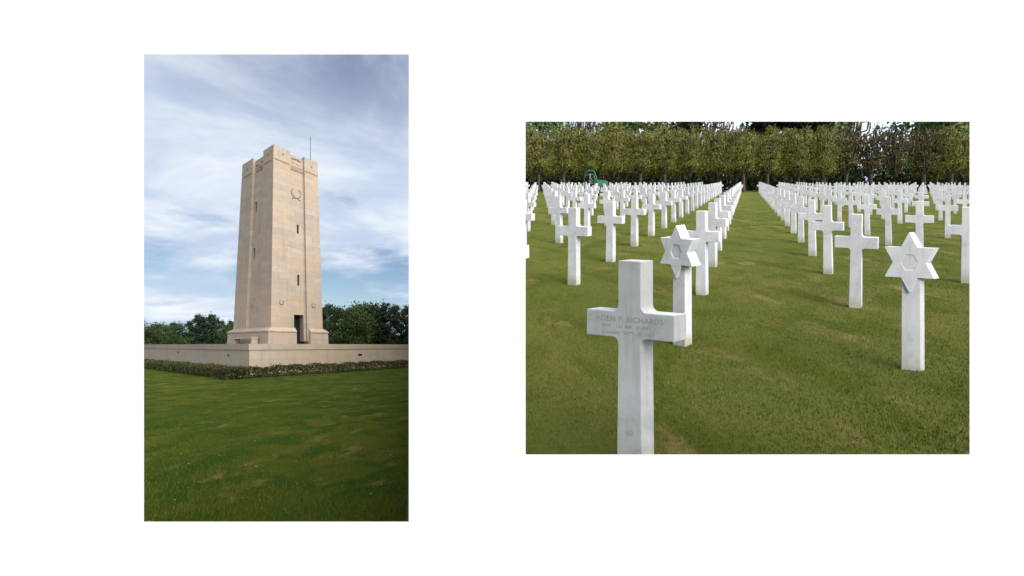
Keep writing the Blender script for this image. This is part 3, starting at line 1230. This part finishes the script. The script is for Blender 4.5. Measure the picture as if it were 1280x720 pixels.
UNIT = 0.952 * HR
AMR2 = AM @ Matrix.Rotation(-R(34), 4, 'Z') @ AMS.inverted()
spots = []
for k in range(-22, 24):
    Xp = (0.852 + 1.238 * k) * HR
    for n in range(0, 27):
        z = (n + (-0.31 * k) % 1.0) * UNIT
        if k == 0 and n > 0:
            z = (n - 0.005) * UNIT
        if z < 1.75 or z > 36.3:
            continue
        d = F * Xp / z                      # photo columns left/right of the path's end
        m_ = F * 0.35 / z
        vis = (-276 - m_ < d < 279 + m_)
        if k == 0 and n < 2: continue
        if not vis and not (-350 < d < 330 and z > 3): continue
        spots.append([z, k, Xp, vis])
spots.sort()
percol = {}
vis_spots = [s for s in spots if s[3]][:300]
rest = [s for s in spots if s not in vis_spots]
idx = 0
for z, k, Xp, vis in vis_spots:
    percol[k] = percol.get(k, 0) + 1
    row = percol[k]
    rj = random.Random(int(z * 977) + k * 31)
    p = place(Xp + rj.uniform(-.012, .012), z + rj.uniform(-.02, .02))
    side = 'right' if k >= 0 else 'left'
    cn = k + 1 if k >= 0 else -k
    colname = 'row nearest the grass path' if cn == 1 else '%s row out from the grass path' % ORD[cn - 1]
    isstar = (k == 0 and row == 1) or (k == -1 and row == 2)
    if isstar:
        lab = 'white six pointed star headstone standing right of the path' if k == 0 else 'white six pointed star headstone partly behind the large front cross'
        p.x += 0.008
        r = empty('star_headstone', p, lab, 'headstone', 'star headstones among the crosses')
        for nm_, m_ in (('star', star_me), ('shaft', shaft_me)):
            m_ = m_ if k == 0 else xform(m_.copy(), AMR2)
            obj(nm_, m_, None, r)
        continue
    if k == -1 and row == 1:
        near = tag(obj('marble_cross', near_me, None, None, p), 'large white marble cross nearest the camera with an engraved name on its arms', 'cross', 'white marble grave crosses')
        continue
    lab = 'white marble cross, %s from the front, %s row %s of the grass path' % (ORD[row - 1], ORD[cn - 1], side)
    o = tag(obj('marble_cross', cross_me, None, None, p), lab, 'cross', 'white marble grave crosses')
    o.rotation_euler = (rj.uniform(-.016, .016), rj.uniform(-.014, .014), rj.uniform(-.04, .04))
print('crosses', len(vis_spots), 'rest', len(rest))
if rest:
    nv = len(cross_me.vertices)
    bm = bmesh.new()
    for z, k, Xp, vis in rest:
        c = cross_me.copy(); c.transform(Matrix.Translation(place(Xp, z))); bm.from_mesh(c); bpy.data.meshes.remove(c)
    me = bm_mesh('distant_crosses', bm, False)
    me.materials.clear(); me.materials.append(M_marble)
    tag(obj('distant_crosses', me), 'remaining white crosses at the far end and outer edges of the field', 'crosses', kind='stuff')

# engraved writing on the near cross
def lettering(text, size, cx, cz, name='engraved_inscription'):
    cu = bpy.data.curves.new('t', 'FONT')
    cu.body = text; cu.size = size; cu.align_x = 'CENTER'; cu.align_y = 'CENTER'; cu.extrude = 0.0008; cu.offset = -0.0002
    cu.space_character = 1.08
    o = bpy.data.objects.new('t', cu); C.objects.link(o)
    dg = bpy.context.evaluated_depsgraph_get(); dg.update()
    me = bpy.data.meshes.new_from_object(o.evaluated_get(dg))
    bpy.data.objects.remove(o)
    me.transform(Matrix.Translation((cx, -DEP / 2 - 0.0006, cz)) @ Matrix.Rotation(R(90), 4, 'X'))
    me.transform(AMN)
    me.materials.clear(); me.materials.append(M_engrave)
    return obj(name, me, None, near)


lettering('ADEN P. RICHARDS', 0.041, 0.0, 0.775)
lettering('PVT.  137 INF.  35 DIV.', 0.027, -0.01, 0.738)
lettering('KANSAS  SEPT. 28, 1918', 0.027, -0.005, 0.706)
lettering('40', 0.045, 0.0, 0.20, 'engraved_number')

# ------------------------------------------------------------------ pollarded limes behind the crosses
def hz_(x, y): return hill_h(x, y)


rd = random.Random(21)
xs = 641
i = 0
while xs < 1240:
    Y = 38.4 + rd.uniform(-.2, .2)
    x_ = (xs - 640) / F * Y
    bare = 1035 < xs < 1160 and not (1090 < xs < 1105)
    tree('pollarded_lime', 'bare' if bare else 'lime', 40 + i % (3 if bare else 4), (x_, Y, hz_(x_, Y) - .05), 6.15 + rd.uniform(-.04, .04), 0.92, rd.uniform(-.4, .4) + (3.14 if i % 2 else 0), M_lime,
         '%s pollarded lime tree, %s from the left in the front row behind the crosses' % ('nearly bare' if bare else 'budding', ORD[i]), 'pollarded limes behind the crosses')
    xs += 32 + rd.uniform(-3, 3)
    i += 1
for q, x_ in enumerate((-1.9, -4.6)):
    tree('pollarded_lime', 'lime', 41 + q, (x_, 38.4, hz_(x_, 38.4) - .05), 5.95, 1.0, q * 3, M_lime,
         'pollarded lime tree past the left end of the visible front row, %s one out' % ORD[q], 'pollarded limes behind the crosses')
for row, Y in enumerate((42.0, 45.6)):
    x_ = 0.0
    j = 0
    while x_ < 60:
        x_ += 3.2
        xp = 640 + F * x_ / Y
        if xp > 1250: break
        if (1025 < xp < 1165 or 888 < xp < 938) and rd.random() < .8:
            kind = 'bare'
        else:
            kind = 'lime'
        if 1055 < xp < 1140: continue
        yy = Y + rd.uniform(-.3, .3)
        tree('pollarded_lime', kind, 40 + j % 3, (x_, yy, hz_(x_, yy) - .05), 5.9 - row * .6, 1.05, rd.uniform(0, 6), M_lime,
             'pollarded lime tree, %s from the left in the %s row of limes' % (ORD[j], ORD[row + 1]), 'back rows of pollarded limes')
        j += 1

# dark thicket behind the avenue
n = 26000
x_ = rg.uniform(-1, 75, n); Yw = rg.uniform(50, 54, n)
Hh = 5.4 + .7 * np.sin(x_ * .9) * np.sin(x_ * .37)
P = np.stack([x_, Yw, hill_plane(52) - .2 + Hh * rg.uniform(0, 1, n) ** .85], 1)
tag(obj('dark_thicket', leaf_mesh('thicket', P, 0.26, rg), M_pine), 'dark thicket filling the gaps behind the rows of limes', 'thicket', kind='stuff')

bg = [(655, 150, 'leafy', M_fresh, 'bright green leafy tree above the limes at the far left of the cemetery'),
      (693, 146, 'leafy', M_fresh, 'fresh green tree rising over the limes left of the mower'),
      (722, 152, 'bare', M_lime, 'thin bare tree rising between two green trees above the mower'),
      (760, 150, 'leafy', M_olive, 'rounded olive yellow tree above the limes right of the mower'),
      (792, 138, 'leafy', M_fresh, 'tall green tree between two olive trees above the limes'),
      (832, 140, 'leafy', M_olive, 'tall olive tree above the limes near the path end'),
      (862, 138, 'pine', M_pine, 'narrow dark conifer left of the bare trees above the limes'),
      (884, 150, 'bare', M_lime, 'bare tree against the pale sky left of the path end'),
      (955, 145, 'pine', M_pine, 'dark conifer right of the path end, left one of two'),
      (985, 132, 'pine', M_pine, 'broad dark conifer right of the path end, right one of two'),
      (1022, 148, 'leafy', M_fresh, 'small green tree beside the dark conifers above the limes'),
      (1056, 146, 'bare', M_lime, 'bare tree against the white sky above the nearly bare limes'),
      (1150, 140, 'leafy', M_fresh, 'green tree beside the white gap in the sky'),
      (1178, 128, 'leafy', M_olive, 'tall yellow green tree at the right above the limes'),
      (1212, 138, 'leafy', M_fresh, 'green tree at the far right end above the limes')]
for i, (x, y, kind, m_, lab) in enumerate(bg):
    Y = 60 + (i % 3) * 2
    p = at(x, y, Y); zb = hz_(p.x, Y) - .1
    h = p.z - zb
    if kind == 'leafy':
        tree('background_tree', 'leafy', 30 + i % 4, (p.x, Y, zb), h, 0.95, i * 1.3, m_, lab, None)
    elif kind == 'pine':
        tree('background_conifer', 'pine', 20 + i % 4, (p.x, Y, zb), h, 1.1 if x == 862 else 1.5, i * 1.3, m_, lab, None)
    else:
        tree('bare_tree', 'bare', 40 + i % 3, (p.x, Y, zb), h, .75, i * 1.3, m_, lab, None)

# ------------------------------------------------------------------ mower and driver
M_green = plain('green_machine_paint', (0.05, 0.20, 0.13), 0.45)
M_tyre = plain('black_tyre', (0.02, 0.02, 0.02), 0.85)
M_yellow = plain('yellow_rim', (0.55, 0.40, 0.03), 0.5)
M_cloth = plain('grey_work_clothes', (0.20, 0.22, 0.25), 0.9)
M_skin = plain('skin', (0.45, 0.28, 0.20), 0.6, 0.05)
M_hair = plain('pale_cap', (0.50, 0.42, 0.28), 0.8)
YM = 30.5
mp = at(741, HZ, YM)
mp.z = hz_(mp.x, YM)
LIFT = 0.25
mow = empty('ride_on_mower', (mp.x, mp.y, mp.z + LIFT * 0), 'green ride-on mower with a roll bar working among the far crosses', 'mower')


def curve_box(bm, prof, y0, y1):
    prism(bm, prof, y0, y1)
    bmesh.ops.recalc_face_normals(bm, faces=bm.faces)
    es = [e for e in bm.edges if e.calc_face_angle(0) > .4]
    bmesh.ops.bevel(bm, geom=es, offset=.03, segments=2, affect='EDGES')


bm = bmesh.new()
curve_box(bm, [(0.10, .75), (1.45, .75), (1.52, .95), (1.45, 1.22), (.7, 1.36), (.12, 1.38)], -.30, .30)
obj('bonnet', bm_mesh('bonnet', bm), M_green, mow)
bm = bmesh.new()
curve_box(bm, [(-.75, .42), (.2, .42), (.2, .62), (-.2, .68), (-.3, .95), (-.8, .95), (-.85, .6)], -.42, .42)
obj('body', bm_mesh('body', bm), M_green, mow)
bm = bmesh.new()
curve_box(bm, [(-.55, .96), (-.05, .96), (-.05, 1.04), (-.48, 1.06), (-.56, 1.5), (-.64, 1.5)], -.24, .24)
obj('seat', bm_mesh('seat', bm), M_tyre, mow)
bm = bmesh.new()
for sy in (-.42, .42):
    tube(bm, [(-.80, sy, .8), (-.86, sy, 1.7), (-.72, sy, 2.12), (-.3, sy, 2.22), (.10, sy, 2.12), (.32, sy, 1.55), (.36, sy, 1.0)], .05, 6)
for q in ((-.72, 2.12), (.10, 2.12)):
    tube(bm, [(q[0], -.42, q[1]), (q[0], .42, q[1])], .045, 6)
obj('roll_bar', bm_mesh('roll_bar', bm), M_green, mow)
bm = bmesh.new(); tube(bm, [(.2, 0, .9), (.02, 0, 1.25)], .025, 6)
M_ = Matrix.Translation((.02, 0, 1.25)) @ Matrix.Rotation(R(-40), 4, 'Y')
ring = [M_ @ Vector((.17 * math.cos(t * math.pi / 8), .17 * math.sin(t * math.pi / 8), 0)) for t in range(17)]
tube(bm, ring, .018, 5)
obj('steering_wheel', bm_mesh('steering_wheel', bm), M_tyre, mow)
for (wx, wr) in ((-.5, .40), (.85, .29)):
    for sy in (-1, 1):
        bm = bmesh.new()
        tube(bm, [(0, -.11, 0), (0, -.09, 0), (0, .09, 0), (0, .11, 0)], [wr * .85, wr, wr, wr * .85], 20)
        wh = obj('wheel', bm_mesh('tyre', bm), M_tyre, mow, (wx, sy * .5, wr))
        bm = bmesh.new()
        tube(bm, [(0, -.125, 0), (0, .125, 0)], wr * .5, 14)
        obj('rim', bm_mesh('rim', bm), M_yellow, wh)
bm = bmesh.new(); curve_box(bm, [(-.05, .10), (.62, .10), (.62, .28), (-.05, .30)], -.68, .68)
obj('cutting_deck', bm_mesh('deck', bm), M_green, mow)

# driver sitting on the mower, hands on the wheel
J = [(-.30, 0, 1.12), (-.36, 0, 1.36), (-.34, 0, 1.60), (-.30, 0, 1.70), (-.27, 0, 1.84), (-.26, 0, 1.93),
     (-.34, .18, 1.58), (-.14, .25, 1.36), (.05, .13, 1.33),
     (-.34, -.18, 1.58), (-.14, -.25, 1.36), (.05, -.13, 1.33),
     (-.27, .10, 1.10), (.13, .15, 1.10), (.20, .15, .72), (.31, .15, .70),
     (-.27, -.10, 1.10), (.13, -.15, 1.10), (.20, -.15, .72), (.31, -.15, .70)]
E = [(0, 1), (1, 2), (2, 3), (3, 4), (4, 5), (2, 6), (6, 7), (7, 8), (2, 9), (9, 10), (10, 11), (0, 12), (12, 13), (13, 14), (14, 15), (0, 16), (16, 17), (17, 18), (18, 19)]
Rd = [.13, .13, .14, .055, .095, .08, .07, .05, .035, .07, .05, .035, .09, .07, .05, .04, .09, .07, .05, .04]
body = skin_mesh('person', J, E, Rd)
body.transform(Matrix.Translation((0, 0, 0)))
body.materials.clear(); body.materials.append(M_cloth); body.materials.append(M_skin)
for p in body.polygons:
    c = p.center
    if c.z > 1.70 or c.x > .0 and c.z > 1.28 and c.z < 1.42: p.material_index = 1
per = obj('person', body, None, None, mow.location)
tag(per, 'person in grey work clothes sitting on the green mower with hands on the wheel', 'person')
bm = bmesh.new()
bmesh.ops.create_uvsphere(bm, u_segments=14, v_segments=10, radius=.108, matrix=Matrix.Translation((-.285, 0, 1.925)) @ Matrix.Diagonal((1, .9, .9, 1)))
bmesh.ops.delete(bm, geom=[v for v in bm.verts if v.co.z < 1.90 and v.co.x > -.28], context='VERTS')
obj('cap', bm_mesh('cap', bm), M_hair, per)
for o_ in (mow, per):
    o_.rotation_euler = (0, 0, R(-8))
    o_.scale = (.80, .80, .88)

S.render.film_transparent = False
S.cycles.max_bounces = 6
